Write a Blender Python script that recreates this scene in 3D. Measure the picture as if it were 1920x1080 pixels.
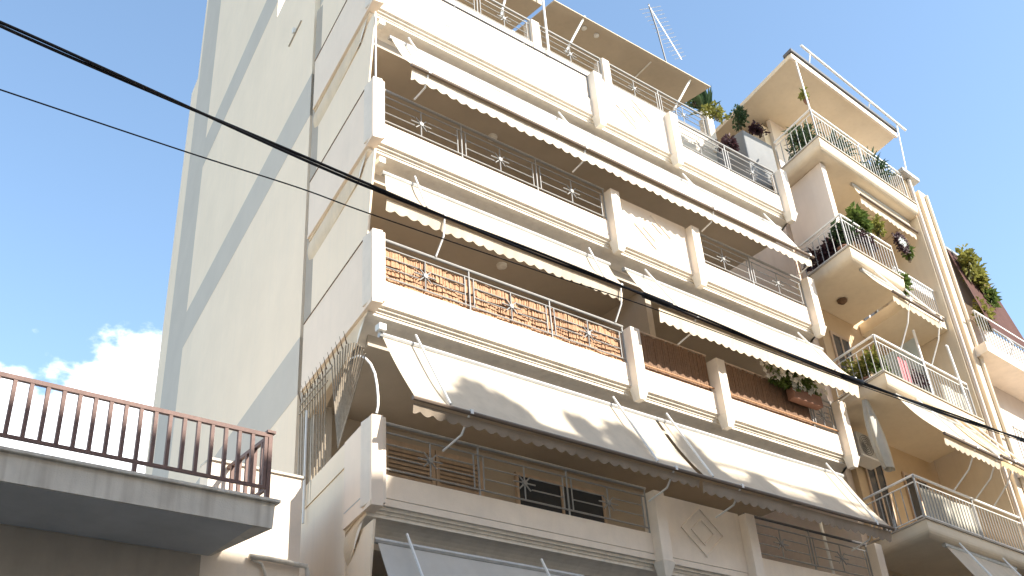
import bpy, math, random
from mathutils import Vector, Matrix
R = math.radians
S = bpy.context.scene
for o in list(bpy.data.objects): bpy.data.objects.remove(o)
COL = S.collection

# ------------------------------------------------------------------ camera
CF, CYAW, CPITCH, CROLL = 2004.608, 0.710212, 0.556451, -0.0773847
CPOS = Vector((-6.8259, -10.9597, 1.6))
_f = Vector((math.sin(CYAW)*math.cos(CPITCH), math.cos(CYAW)*math.cos(CPITCH), math.sin(CPITCH)))
_r = Vector((math.cos(CYAW), -math.sin(CYAW), 0)); _u = _r.cross(_f)
_c, _s = math.cos(CROLL), math.sin(CROLL)
CR, CU = _c*_r+_s*_u, -_s*_r+_c*_u
cam = bpy.data.cameras.new('camera'); co = bpy.data.objects.new('camera', cam); COL.objects.link(co)
m = Matrix((CR, CU, -_f)).transposed().to_4x4(); m.translation = CPOS; co.matrix_world = m
cam.sensor_width = 36; cam.lens = CF/1920*36; cam.clip_end = 3000; cam.clip_start = .1
S.camera = co
S.render.resolution_x, S.render.resolution_y = 1024, 576

# ------------------------------------------------------------------ sky and sun
SUN = Vector((.42, -1, .75)).normalized()          # towards the sun
w = bpy.data.worlds.new('World'); S.world = w; w.use_nodes = True
nt = w.node_tree; N = nt.nodes; L = nt.links; N.clear()
out = N.new('ShaderNodeOutputWorld'); bg = N.new('ShaderNodeBackground')
sky = N.new('ShaderNodeTexSky'); sky.sky_type = 'NISHITA'; sky.sun_disc = False
sky.sun_elevation = math.asin(SUN.z); sky.sun_rotation = math.atan2(SUN.x, SUN.y)
sky.air_density = 1.0; sky.dust_density = .7; sky.ozone_density = 1.0; sky.altitude = 50
tc = N.new('ShaderNodeTexCoord'); sep = N.new('ShaderNodeSeparateXYZ')
L.new(tc.outputs['Generated'], sep.inputs[0])
mp = N.new('ShaderNodeMapping'); mp.inputs['Scale'].default_value = (1, 1, 1.6); mp.inputs['Location'].default_value = (3.1, .7, .2); mp.inputs['Rotation'].default_value = (0, 0, R(-6))
L.new(tc.outputs['Generated'], mp.inputs[0])
n1 = N.new('ShaderNodeTexNoise'); n1.inputs['Scale'].default_value = 5.2; n1.inputs['Detail'].default_value = 9; n1.inputs['Roughness'].default_value = .55
L.new(mp.outputs[0], n1.inputs[0])
mr = N.new('ShaderNodeMapRange'); mr.inputs[1].default_value = .36; mr.inputs[2].default_value = .54   # elevation: clouds lie low
mr.inputs[3].default_value = .275; mr.inputs[4].default_value = -.30
L.new(sep.outputs[2], mr.inputs[0])
ad = N.new('ShaderNodeMath'); ad.operation = 'ADD'; L.new(n1.outputs[0], ad.inputs[0]); L.new(mr.outputs[0], ad.inputs[1])
dt = N.new('ShaderNodeVectorMath'); dt.operation = 'DOT_PRODUCT'; dt.inputs[1].default_value = (.16, .985, 0); L.new(tc.outputs['Generated'], dt.inputs[0])
dm = N.new('ShaderNodeMapRange'); dm.inputs[1].default_value = .45; dm.inputs[2].default_value = .85; dm.inputs[3].default_value = -.35; dm.inputs[4].default_value = .06
L.new(dt.outputs['Value'], dm.inputs[0]); ad2 = N.new('ShaderNodeMath'); ad2.operation = 'ADD'; L.new(ad.outputs[0], ad2.inputs[0]); L.new(dm.outputs[0], ad2.inputs[1]); ad = ad2
cr = N.new('ShaderNodeMapRange'); cr.interpolation_type = 'SMOOTHSTEP'
cr.inputs[1].default_value = .50; cr.inputs[2].default_value = .58; L.new(ad.outputs[0], cr.inputs[0])
mx = N.new('ShaderNodeMix'); mx.data_type = 'RGBA'
tn = N.new('ShaderNodeMix'); tn.data_type = 'RGBA'; tn.blend_type = 'MULTIPLY'; tn.inputs[0].default_value = 1; tn.inputs[7].default_value = (1.02, 1.05, 1.0, 1)   # azure cast of the day
L.new(sky.outputs[0], tn.inputs[6])
L.new(cr.outputs[0], mx.inputs[0]); L.new(tn.outputs[2], mx.inputs[6]); mx.inputs[7].default_value = (8.2, 8.2, 8.4, 1)
L.new(mx.outputs[2], bg.inputs[0]); bg.inputs[1].default_value = .145
L.new(bg.outputs[0], out.inputs[0])
sl = bpy.data.lights.new('sun', 'SUN'); sl.energy = 4.2; sl.angle = R(.53); sl.color = (1, .935, .83)
so = bpy.data.objects.new('sun', sl); COL.objects.link(so); so.location = SUN*60
so.rotation_euler = (-SUN).to_track_quat('-Z', 'Y').to_euler()
S.view_settings.view_transform = 'Standard'; S.view_settings.look = 'None'
S.view_settings.exposure = 1.32; S.view_settings.gamma = 1
S.render.engine = 'CYCLES'
S.cycles.max_bounces = 10; S.cycles.diffuse_bounces = 6

# ------------------------------------------------------------------ pixel -> place
def ray(px, py): return CR*((px-960)/CF) + CU*((540-py)/CF) + _f
def aty(px, py, y): d = ray(px, py); return CPOS + d*((y-CPOS.y)/d.y)
def atz(px, py, z): d = ray(px, py); return CPOS + d*((z-CPOS.z)/d.z)
SA = math.atan(.178)                                # the left flank of the block runs askew
SU = Vector((math.sin(SA), math.cos(SA), 0)); SN = Vector((-math.cos(SA), math.sin(SA), 0))
def side(s, z, inset=0): p = SU*s - SN*inset; return Vector((p.x, p.y, z))
def atside(px, py, inset=0):
    d = ray(px, py); t = (-inset - CPOS.dot(SN))/d.dot(SN); P = CPOS+d*t; return P.dot(SU), P.z

# ------------------------------------------------------------------ materials
MATS = {}
def mat(name, col, rough=.8, metal=0, var=.06, scale=3, bump=.15, bscale=60, streak=0, trans=0, spec=.3, scol=None, alpha=None):
    if name in MATS: return MATS[name]
    m = bpy.data.materials.new(name); m.use_nodes = True; nt = m.node_tree; N = nt.nodes; L = nt.links
    b = N['Principled BSDF']; b.inputs['Roughness'].default_value = rough; b.inputs['Metallic'].default_value = metal
    b.inputs['Specular IOR Level'].default_value = spec
    g = N.new('ShaderNodeNewGeometry')
    n = N.new('ShaderNodeTexNoise'); n.inputs['Scale'].default_value = scale; n.inputs['Detail'].default_value = 6; n.inputs['Roughness'].default_value = .65
    L.new(g.outputs['Position'], n.inputs[0])
    r = N.new('ShaderNodeMapRange'); r.inputs[1].default_value = .3; r.inputs[2].default_value = .7
    r.inputs[3].default_value = 1-var; r.inputs[4].default_value = 1+var; L.new(n.outputs[0], r.inputs[0])
    mul = N.new('ShaderNodeMix'); mul.data_type = 'RGBA'; mul.blend_type = 'MULTIPLY'; mul.inputs[0].default_value = 1
    mul.inputs[6].default_value = (*col, 1); L.new(r.outputs[0], mul.inputs[7]); c = mul.outputs[2]
    if streak:
        mpp = N.new('ShaderNodeMapping'); mpp.inputs['Scale'].default_value = (5, 5, .35); L.new(g.outputs['Position'], mpp.inputs[0])
        s = N.new('ShaderNodeTexNoise'); s.inputs['Scale'].default_value = 1.6; s.inputs['Detail'].default_value = 5; L.new(mpp.outputs[0], s.inputs[0])
        sr = N.new('ShaderNodeMapRange'); sr.inputs[1].default_value = .48; sr.inputs[2].default_value = .78; sr.inputs[4].default_value = streak
        L.new(s.outputs[0], sr.inputs[0])
        mm = N.new('ShaderNodeMix'); mm.data_type = 'RGBA'; L.new(sr.outputs[0], mm.inputs[0]); L.new(c, mm.inputs[6])
        mm.inputs[7].default_value = (*(scol or (.30, .27, .22)), 1); c = mm.outputs[2]
    L.new(c, b.inputs['Base Color'])
    if bump:
        bn = N.new('ShaderNodeTexNoise'); bn.inputs['Scale'].default_value = bscale; bn.inputs['Detail'].default_value = 4; L.new(g.outputs['Position'], bn.inputs[0])
        bp = N.new('ShaderNodeBump'); bp.inputs['Strength'].default_value = bump; bp.inputs['Distance'].default_value = .01
        L.new(bn.outputs[0], bp.inputs['Height']); L.new(bp.outputs[0], b.inputs['Normal'])
    if trans:
        t = N.new('ShaderNodeBsdfTranslucent'); L.new(c, t.inputs[0]); ms = N.new('ShaderNodeMixShader'); ms.inputs[0].default_value = trans
        L.new(b.outputs[0], ms.inputs[1]); L.new(t.outputs[0], ms.inputs[2]); L.new(ms.outputs[0], N['Material Output'].inputs[0])
    MATS[name] = m; return m
WHITE = mat('white plaster', (.80, .70, .585), .85, streak=.14, scol=(.52, .48, .40), bump=.25)
SIDEW = mat('white plaster warmed for shaded sides', (.84, .70, .56), .85, var=.04, scale=1.5, streak=.10, scol=(.60, .52, .42), bump=.25)  # copy of the white plaster; warm bounce on shaded sides put into colour
CREAM = mat('cream wall plaster', (.88, .735, .56), .9, var=.04, scale=.7, streak=.10, scol=(.60, .56, .50), bump=.3, bscale=35)
GREYP = mat('grey wall paint', (.56, .51, .435), .9, var=.04, scale=1, streak=.12, scol=(.47, .47, .45), bump=.3, bscale=35)
COVE = mat('beige cornice plaster', (.82, .755, .655), .85, var=.07, scale=2.5, streak=.25, scol=(.42, .36, .28))
SCOVE = mat('stained darkened side cornice plaster', (.72, .585, .42), .85, var=.07, scale=2.5, streak=.3, scol=(.42, .36, .28))  # copy of the cornice plaster, darkened in colour for the sky-lit side
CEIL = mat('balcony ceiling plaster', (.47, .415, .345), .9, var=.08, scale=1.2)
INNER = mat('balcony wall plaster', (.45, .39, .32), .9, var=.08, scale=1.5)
WMET = mat('white painted metal', (.80, .79, .76), .45, var=.05, scale=12, bump=.05, spec=.5)
DMET = mat('dark grey metal', (.10, .10, .105), .5, var=.1, bump=.05)
GMET = mat('galvanised metal', (.46, .46, .45), .45, .35, var=.12, scale=9, bump=.05)
RUST = mat('rusted steel', (.14, .085, .05), .8, var=.3, scale=20)
GRILLE = mat('weathered grille paint', (.33, .275, .21), .7, var=.25, scale=14, streak=.3, scol=(.2, .12, .07))
BROWN = mat('brown railing paint', (.16, .095, .08), .6, var=.2, scale=15, streak=.2, scol=(.25, .17, .13))
FABRIC = mat('cream awning canvas', (.72, .63, .50), .9, var=.07, scale=2, streak=.35, scol=(.55, .47, .36), trans=.32, bump=.1, bscale=200)
HEM = mat('shaded brown hem canvas', (.30, .245, .19), .9, var=.08, trans=.1, bump=.1)  # shade on the lower valances put into the canvas colour
FABGREY = mat('grey awning canvas', (.56, .54, .50), .9, var=.05, scale=2, streak=.1, trans=.12, bump=.1, bscale=200)
FABPALE = mat('pale awning canvas', (.72, .645, .53), .9, var=.07, scale=1.6, streak=.25, scol=(.5, .43, .33), trans=.16, bump=.1, bscale=200)
FABAGED = mat('sun bleached awning canvas', (.70, .60, .46), .9, var=.09, scale=1.3, streak=.45, scol=(.46, .38, .28), trans=.16, bump=.1, bscale=200)
FABTAN = mat('tan awning canvas', (.72, .55, .32), .9, var=.06, scale=2, trans=.2, bump=.1, bscale=200)
FABMAR = mat('maroon awning canvas', (.085, .038, .03), .9, var=.15, trans=.05, bump=.1, bscale=200)
LINEN = mat('pale balcony cloth', (.58, .55, .47), .95, var=.12, scale=5, trans=.2)
CURT = mat('grey curtain cloth', (.55, .53, .47), .95, var=.08, trans=.2, bump=.1)
SHEET = mat('white cover sheet', (.80, .80, .79), .9, var=.04, trans=.15)
RMET = mat('shade greyed rail paint', (.31, .305, .295), .5, var=.08, scale=12, bump=.05)  # white rails greyed so those under the awnings look shaded
SHADEBAR = mat('shade darkened awning bar', (.16, .12, .09), .5, var=.1, bump=.05)  # dark colour stands for the shaded underside of the bar
CANOPY = mat('beige canopy cloth', (.50, .425, .325), .9, var=.07, scale=1.2, streak=.15, trans=.1, bump=.1)
PLANT = mat('shade greyed planter paint', (.20, .205, .21), .85, var=.05, streak=.1)  # darkened to stand for the roof canopy's shade on the box
WOOD = mat('brown shutter wood', (.54, .42, .32), .6, var=.14, scale=6, streak=.25, scol=(.16, .10, .06))
BLIND = mat('brown bamboo blind', (.19, .11, .065), .75, var=.22, scale=25, bump=.3)  # slats coloured darker to stand for the awning's shade
REED = mat('golden reed', (.47, .27, .15), .7, var=.28, scale=30, bump=.3)
STRING = mat('dark binding string', (.10, .05, .025), .9)
GLASS = mat('dark window glass', (.05, .06, .075), .08, var=.1, bump=0, spec=.6)
FROST = mat('frosted balcony screen', (.55, .58, .54), .3, var=.05, trans=.35, bump=0)
PEACH = mat('peach wall plaster', (.72, .62, .475), .9, var=.06, scale=1.2, streak=.15, scol=(.5, .38, .25), bump=.3)
ORANGE = mat('orange wall plaster', (.56, .43, .28), .9, var=.08, scale=1.4)
PALE = mat('pale pinkish plaster', (.71, .62, .54), .9, var=.05, scale=1, streak=.15, scol=(.52, .42, .35))
CONC = mat('stained concrete', (.62, .575, .50), .9, var=.12, scale=2.2, streak=.55, scol=(.27, .225, .18), bump=.4)
LIGHTFLOOR = mat('whitened bounce terrace floor', (.74, .68, .58), .8, var=.08)  # floor colour whitened to bounce warm light onto the flank wall
CONCD = mat('grey slab soffit', (.45, .455, .45), .9, var=.12, scale=1.5)
OLDW = mat('old beige wall', (.42, .37, .31), .9, var=.12, scale=1.3, streak=.3)
ASPH = mat('asphalt', (.085, .082, .08), .9, var=.2, scale=4, bump=.5, bscale=150)
PAVE = mat('pavement stone', (.44, .415, .37), .9, var=.12, scale=3)
BLACK = mat('black cable sheath', (.016, .014, .016), .6, bump=0)
TERRA = mat('terracotta', (.24, .125, .085), .8, var=.12, scale=8)
LEAF = mat('green leaves', (.12, .17, .04), .5, var=.45, scale=14, trans=.3, bump=0)
LEAFD = mat('dark green leaves', (.06, .10, .045), .5, var=.45, scale=14, trans=.25, bump=0)
LEAFY = mat('yellow green leaves', (.25, .245, .06), .5, var=.4, scale=12, trans=.35, bump=0)
LEAFP = mat('purple brown leaves', (.075, .038, .045), .5, var=.5, scale=12, trans=.2, bump=0)
FLOW = mat('white petals', (.80, .78, .72), .7, trans=.3, bump=0)
STEM = mat('brown stems', (.10, .075, .045), .9)
PINK = mat('pink cloth', (.72, .24, .26), .9, var=.1, trans=.2)
PLASW = mat('white plastic', (.72, .71, .67), .4, var=.03, bump=0)
MIRR = mat('pale round panel', (.50, .55, .50), .25, var=.08, bump=0)

# ------------------------------------------------------------------ mesh helpers
class MB:
    def __init__(s): s.v = []; s.f = []
    def face(s, pts): i = len(s.v); s.v += [tuple(p) for p in pts]; s.f.append(tuple(range(i, i+len(pts))))
    def hexa(s, p):                                 # 8 corners: bottom 4 ccw, top 4 ccw
        i = len(s.v); s.v += [tuple(q) for q in p]
        for q in ((3, 2, 1, 0), (4, 5, 6, 7), (0, 1, 5, 4), (1, 2, 6, 5), (2, 3, 7, 6), (3, 0, 4, 7)): s.f.append(tuple(i+k for k in q))
        return s
    def box(s, x0, x1, y0, y1, z0, z1):
        return s.hexa([(x0, y0, z0), (x1, y0, z0), (x1, y1, z0), (x0, y1, z0), (x0, y0, z1), (x1, y0, z1), (x1, y1, z1), (x0, y1, z1)])
    def fbox(s, F, a0, a1, b0, b1, z0, z1):         # box in a skew frame F(a,b,z)
        return s.hexa([F(a0, b0, z0), F(a1, b0, z0), F(a1, b1, z0), F(a0, b1, z0), F(a0, b0, z1), F(a1, b0, z1), F(a1, b1, z1), F(a0, b1, z1)])
    def tube(s, pts, r, n=6, r1=None, cap=True):
        pts = [Vector(p) for p in pts]; base = len(s.v); prev = None
        for i, p in enumerate(pts):
            d = (pts[min(i+1, len(pts)-1)]-pts[max(i-1, 0)]).normalized()
            if prev is None: prev = d.orthogonal().normalized()
            a = (prev-d*prev.dot(d)).normalized(); prev = a; b = d.cross(a)
            rr = r if r1 is None else r+(r1-r)*i/(len(pts)-1)
            for k in range(n):
                t = 2*math.pi*k/n; s.v.append(tuple(p+a*math.cos(t)*rr+b*math.sin(t)*rr))
        for i in range(len(pts)-1):
            for k in range(n):
                a0 = base+i*n+k; a1 = base+i*n+(k+1) % n; s.f.append((a0, a1, a1+n, a0+n))
        if cap:
            s.f.append(tuple(base+k for k in range(n))[::-1]); e = base+(len(pts)-1)*n; s.f.append(tuple(e+k for k in range(n)))
        return s
    def lathe(s, c, prof, n=14):
        base = len(s.v); c = Vector(c)
        for r, z in prof:
            for k in range(n): t = 2*math.pi*k/n; s.v.append((c.x+r*math.cos(t), c.y+r*math.sin(t), c.z+z))
        for i in range(len(prof)-1):
            for k in range(n):
                a0 = base+i*n+k; a1 = base+i*n+(k+1) % n; s.f.append((a0, a1, a1+n, a0+n))
        s.f.append(tuple(base+k for k in range(n))[::-1]); e = base+(len(prof)-1)*n; s.f.append(tuple(e+k for k in range(n)))
        return s
    def grid(s, fn, nu, nv):
        b = len(s.v)
        for j in range(nv+1):
            for i in range(nu+1): s.v.append(tuple(fn(i/nu, j/nv)))
        for j in range(nv):
            for i in range(nu): a = b+j*(nu+1)+i; s.f.append((a, a+1, a+nu+2, a+nu+1))
        return s
    def leaf(s, p, d, nrm, l, wd):
        sd = d.cross(nrm)
        if sd.length < 1e-4: sd = d.orthogonal()
        sd.normalize(); up = sd.cross(d); i = len(s.v)
        s.v += [tuple(p), tuple(p+d*l*.5+sd*wd+up*l*.06), tuple(p+d*l-up*l*.12), tuple(p+d*l*.5-sd*wd+up*l*.06)]
        s.f += [(i, i+1, i+2), (i, i+2, i+3)]
    def bushy(s, c, rad, n, size, rnd, clumps=9, droop=0, aspect=.32):
        c = Vector(c); rad = Vector(rad); cl = []
        for _ in range(clumps):
            q = Vector((rnd.gauss(0, 1), rnd.gauss(0, 1), rnd.gauss(0, 1))).normalized()*rnd.uniform(.25, .85)
            cl.append((Vector((q.x*rad.x, q.y*rad.y, q.z*rad.z)), rnd.uniform(.25, .5)))
        for _ in range(n):
            cc, rr = rnd.choice(cl); q = Vector((rnd.gauss(0, 1), rnd.gauss(0, 1), rnd.gauss(0, 1))).normalized()
            p = c+cc+Vector((q.x*rad.x, q.y*rad.y, q.z*rad.z))*rr*rnd.uniform(.5, 1.15)
            d = (q+Vector((rnd.gauss(0, .5), rnd.gauss(0, .5), rnd.gauss(0, .5)-droop))).normalized()
            l = size*rnd.uniform(.6, 1.3); s.leaf(p, d, Vector((rnd.gauss(0, .6), rnd.gauss(0, .6), 1)), l, l*aspect)
        return s

ROOT = {}
def wloc(o): return ROOT.get(o.name, Vector((0, 0, 0))) if o else Vector((0, 0, 0))
def mesh_of(name, mb, material, off=Vector((0, 0, 0)), smooth=False):
    me = bpy.data.meshes.new(name); me.from_pydata([(x-off.x, y-off.y, z-off.z) for x, y, z in mb.v], [], mb.f)
    me.materials.append(material); me.validate()
    if smooth:
        for p in me.polygons: p.use_smooth = True
    return me
def part(name, mb, material, parent, smooth=False, bevel=0):
    off = wloc(parent); o = bpy.data.objects.new(name, mesh_of(name, mb, material, off, smooth)); COL.objects.link(o); o.parent = parent
    ROOT[o.name] = off
    if bevel:
        b = o.modifiers.new('bevel', 'BEVEL'); b.width = bevel; b.segments = 2; b.limit_method = 'ANGLE'
    return o
def piece(name, me, loc, parent, rot=None):         # shares mesh data between alike pieces
    o = bpy.data.objects.new(name, me); COL.objects.link(o); o.parent = parent; o.location = Vector(loc)-wloc(parent)
    if rot is not None: o.rotation_euler = rot
    return o
def thing(name, label, cat, loc, group=None):
    o = bpy.data.objects.new(name, None); COL.objects.link(o); o.location = loc; o.empty_display_size = .3
    o['label'] = label; o['category'] = cat
    if group: o['group'] = group
    ROOT[o.name] = Vector(loc); return o
def solo(name, mb, material, label, cat, group=None, smooth=False):
    c = Vector(mb.v[0]); o = bpy.data.objects.new(name, mesh_of(name, mb, material, c, smooth)); COL.objects.link(o); o.location = c
    o['label'] = label; o['category'] = cat
    if group: o['group'] = group
    ROOT[o.name] = c; return o
def struct(name, mb, material):
    o = bpy.data.objects.new(name, mesh_of(name, mb, material)); COL.objects.link(o); o['kind'] = 'structure'; return o
RND = random.Random(7)

# ------------------------------------------------------------------ ground
g = MB(); g.face([(-400, -400, 0), (400, -400, 0), (400, 400, 0), (-400, 400, 0)]); struct('road', g, ASPH)
g = MB(); g.box(-60, 60, -3.2, 3.0, .004, .14); struct('pavement', g, PAVE)
g = MB(); g.box(-60, 60, -14.6, -12.4, .004, .14); struct('pavement', g, PAVE)
g = MB(); g.box(-60, 60, -3.36, -3.203, .004, .15); struct('kerb', g, CONC)
g = MB(); g.box(-60, 60, -12.397, -12.24, .004, .15); struct('kerb', g, CONC)

# ------------------------------------------------------------------ main apartment block
ZK = lambda k: 3*k+.561
W = 11.35; SB = 3.05; YW = 2.85
POSTX = [(5.22, 5.45), (7.42, 7.65)]
B = thing('apartment_building', 'white six storey apartment block with long moulded balconies and cream flank wall', 'apartment building', (5.5, 3, 0))
PROF = [(.034, -.104), (.075, -.104), (.075, -.145), (.115, -.145), (.115, -.185), (.135, -.185), (.135, -.235)]
PROF += [(.135+.42*math.sin(t*math.pi/16), -.235-.30*(1-math.cos(t*math.pi/16))) for t in range(1, 9)]
PROF = [(d+.13, h+.14) for d, h in PROF]
SPROF = [(.006, -.054), (.026, -.054), (.026, -.10), (.045, -.10), (.045, -.15), (.03, -.15)]+[(.03-.025*math.sin(t*math.pi/8)+.06*(t/8)**3, -.15-.42*t/8) for t in range(0, 9)]+[(.3, -.57)]
ZC = -.395                                          # soffit below the slab datum
def slab(k, parent):
    z = ZK(k); cor = MB(); sb = SB if k > 2 else 1.0
    for d, h in PROF: cor.v += [(.035+d*.19, d, z+h), (W, d, z+h)]
    n = len(PROF)
    for i in range(n-1): cor.f.append((i*2, i*2+2, i*2+3, i*2+1))
    cor.f.append(tuple(i*2 for i in range(n))); cor.f.append(tuple(i*2+1 for i in range(n-1, -1, -1)))
    co_ = part('cornice', cor, COVE, parent)
    sc_ = MB(); n = len(SPROF)                      # returned round the corner: its front ends meet the front profile
    ends = [(.035+d*.19, d, z+h) for d, h in PROF]; ends.append(ends[-1])
    for (d, h), e in zip(SPROF, ends): sc_.v += [tuple(side(sb, z+h, d)), e]
    for i in range(n-1): sc_.f.append((i*2, i*2+2, i*2+3, i*2+1))
    sc_.face([side(sb, z+h, d) for d, h in SPROF]+[side(sb, z-.054, .3)])
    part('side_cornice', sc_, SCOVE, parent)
    b = side(sb, 0, .2)
    pl = [(b.x, b.y), (.3, .6), (W, .6), (W, 3.4), (b.x+.5, 3.4)]
    sl = MB(); lo = [(x, y, z+ZC) for x, y in pl]; hi = [(x, y, z+.03) for x, y in pl]
    sl.face(lo[::-1]); sl.face(hi)
    for i in range(5): j = (i+1) % 5; sl.face([lo[i], lo[j], hi[j], hi[i]])
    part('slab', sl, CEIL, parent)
def strip_front(x0, x1, z0, z1, y0, y1): return MB().box(x0, x1, y0, y1, z0, z1)
def sidebox(s0, s1, i0, i1, z0, z1):
    return MB().hexa([side(s0, z0, i0), side(s0, z0, i1), side(s1, z0, i1), side(s1, z0, i0), side(s0, z1, i0), side(s0, z1, i1), side(s1, z1, i1), side(s1, z1, i0)])
_star = None
def star_mesh():
    global _star
    if _star is None:
        b = MB()
        for a in range(4):
            t = a*math.pi/4; l = .2 if a % 2 == 0 else .15
            dx, dz = math.cos(t)*l, math.sin(t)*l; b.tube([(-dx, 0, -dz), (dx, 0, dz)], .012, 5)
        b.tube([(0, -.022, 0), (0, .022, 0)], .04, 10)
        _star = mesh_of('star_ornament', b, RMET)
    return _star
BARS = {}
def bar(h, r=.011, m=RMET, square=False):
    key = (round(h, 3), r, m.name, square)
    if key not in BARS:
        b = MB()
        if square: b.box(-r, r, -r, r, 0, h)
        else: b.tube([(0, 0, 0), (0, 0, h)], r, 6)
        BARS[key] = mesh_of('baluster', b, m)
    return BARS[key]
def railing(x0, x1, y, z, parent, zl=.57, zm=1.09, zt=1.22, modlen=1.55, toprail=RMET, rt=.026):
    rl = MB(); rl.tube([(x0-.02, y, z+zl), (x1+.02, y, z+zl)], .014); rl.tube([(x0-.02, y, z+zm), (x1+.02, y, z+zm)], .014)
    ro = part('railing', rl, RMET, parent)
    tr = MB(); tr.tube([(x0-.02, y, z+zt), (x1+.02, y, z+zt)], rt, 8); part('top_rail', tr, toprail, ro)
    n = max(1, round((x1-x0)/modlen)); ml = (x1-x0)/n; h = zm-zl
    for i in range(n+1):
        xm = x0+i*ml
        for dx, hh, z0 in ((-.085, h, zl), (0, zt-.46, .46), (.085, h, zl)):
            if x0-.001 < xm+dx < x1+.001 or dx == 0 and 0 < i < n: piece('baluster', bar(hh, .012 if dx else .016), (xm+dx, y, z+z0), ro)
    for i in range(n):
        a, b = x0+i*ml+.085, x0+(i+1)*ml-.085; c = (a+b)/2
        hb = MB()
        for t in (.34, .68):
            hb.tube([(a, y, z+zl+h*t), (c-.13, y, z+zl+h*t)], .011, 5); hb.tube([(c+.13, y, z+zl+h*t), (b, y, z+zl+h*t)], .011, 5)
        part('crossbar', hb, RMET, ro)
        piece('baluster', bar(h, .011), (c, y, z+zl), ro)
        piece('star_ornament', star_mesh(), (c, y, z+zl+h*.5), ro)
    return ro
def diamond(xc, y, zc, rx, rz, wd, parent):
    b = MB()
    for f in (1, .55):
        P = [(xc+rx*f, zc), (xc, zc+rz*f), (xc-rx*f, zc), (xc, zc-rz*f)]; q = [(xc+(rx*f-wd*1.2), zc), (xc, zc+rz*f-wd), (xc-(rx*f-wd*1.2), zc), (xc, zc-rz*f+wd)]
        for i in range(4):
            j = (i+1) % 4
            b.hexa([(P[i][0], y-.02, P[i][1]), (P[j][0], y-.02, P[j][1]), (q[j][0], y-.02, q[j][1]), (q[i][0], y-.02, q[i][1]),
                    (P[i][0], y+.01, P[i][1]), (P[j][0], y+.01, P[j][1]), (q[j][0], y+.01, q[j][1]), (q[i][0], y+.01, q[i][1])])
    part('diamond_moulding', b, WHITE, parent)
def post(x0, x1, y, z, parent, h=1.2, corbel=True, d=.3):
    o = part('post', MB().box(x0, x1, y, y+d, z, z+h), WHITE, parent, bevel=.012)
    if corbel:
        b = MB(); b.hexa([(x0+.05, y+.05, z-.22), (x1-.05, y+.05, z-.22), (x1-.05, y+.2, z-.22), (x0+.05, y+.2, z-.22), (x0-.02, y-.015, z-.002), (x1+.02, y-.015, z-.002), (x1+.02, y+.2, z-.002), (x0-.02, y+.2, z-.002)])
        part('corbel', b, COVE, o)
def parapet(x0, x1, y, z, parent, top=.47):
    b = MB(); b.box(x0, x1, y, y+.12, z+.04, z+.135); o = part('parapet', b, WHITE, parent)
    part('parapet_cap', MB().box(x0, x1, y+.004, y+.12, z+.15, z+top), WHITE, o)
    part('groove', MB().box(x0, x1, y+.02, y+.11, z+.135, z+.15), CONCD, o)
for k in range(1, 6):
    z = ZK(k); lv = B
    slab(k, lv)
    # side parapet, solid to hand-rail height
    if k == 2:
        part('side_parapet', sidebox(0, 1.0, 0, .16, z-.05, z+1.2), SIDEW, lv)
        part('side_parapet', sidebox(1.004, SB, .012, .18, z+.85, z+1.2), CREAM, lv)
        part('groove', sidebox(.1, .98, -.003, .05, z+.16, z+.175), CONCD, lv)
    else:
        part('side_parapet', sidebox(0, SB, 0, .16, z-.05, z+1.2), SIDEW, lv)
        cp = part('coping', sidebox(.2, SB, -.012, .17, z+1.2, z+1.215), RUST, lv)
    part('side_moulding', sidebox(.02, SB if k > 2 else 1.0, -.008, .05, z-.049, z+.02), SIDEW, lv)
    post(.012, .225, 0, z, lv, corbel=False)
    post(W-.225, W, 0, z, lv)
    for a, b in POSTX: post(a, b, 0, z, lv, 1.14)
    bays = [(.23, POSTX[0][0]-.003), (POSTX[0][1]+.003, POSTX[1][0]-.003), (POSTX[1][1]+.003, W-.23)]
    for i, (a, b) in enumerate(bays):
        if i == 1 and k != 3:
            part('parapet', MB().box(a, b, .16, .29, z+.04, z+.135), WHITE, lv)
            part('solid_panel', MB().box(a, b, .165, .29, z+.15, z+1.17), WHITE, lv)
            part('groove', MB().box(a, b, .18, .28, z+.135, z+.15), CONCD, lv)
            diamond((a+b)/2, .165, z+.69, .52, .42, .035, lv)
        else:
            parapet(a, b, .16, z, lv)
            if k == 5 and i == 0: railing(a, b, .2, z, lv, zt=1.12, zm=1.02, toprail=DMET, rt=.022)
            elif k == 3 and i > 0:
                b2 = MB(); b2.tube([(a, .17, z+.57), (b, .17, z+.57)], .016, 6); part('low_rod', b2, REED, lv)
                if i == 2: railing(b-.75, b, .2, z, lv)
            elif k == 2: railing(a, b, .2, z, lv, toprail=DMET if i == 2 else RMET)
            else: railing(a, b, .2, z, lv)
    # fin wall closing the end of the balcony above the side parapet
    if k in (3, 4, 1, 5):
        zt = ZK(k+1)-.2
        part('end_wall', MB().hexa([side(.42, z+1.2, .07), side(.42, z+1.2, .1), side(SB, z+1.2, .1), side(SB, z+1.2, .07), side(.10, zt, .07), side(.10, zt, .1), side(SB, zt, .1), side(SB, zt, .07)]), CREAM, lv)
# thin pole on the corner post
p1 = MB(); p1.tube([(.11, .1, ZK(4)+1.2), (.11, .1, ZK(5)-.3)], .016); part('pole', p1, WMET, B)
for k in (3, 4, 5):                                # little drain boxes under the corner
    part('drain_outlet', MB().box(.2, .31, .12, .24, ZK(k)-.38, ZK(k)-.28), PLASW, B)
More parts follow.
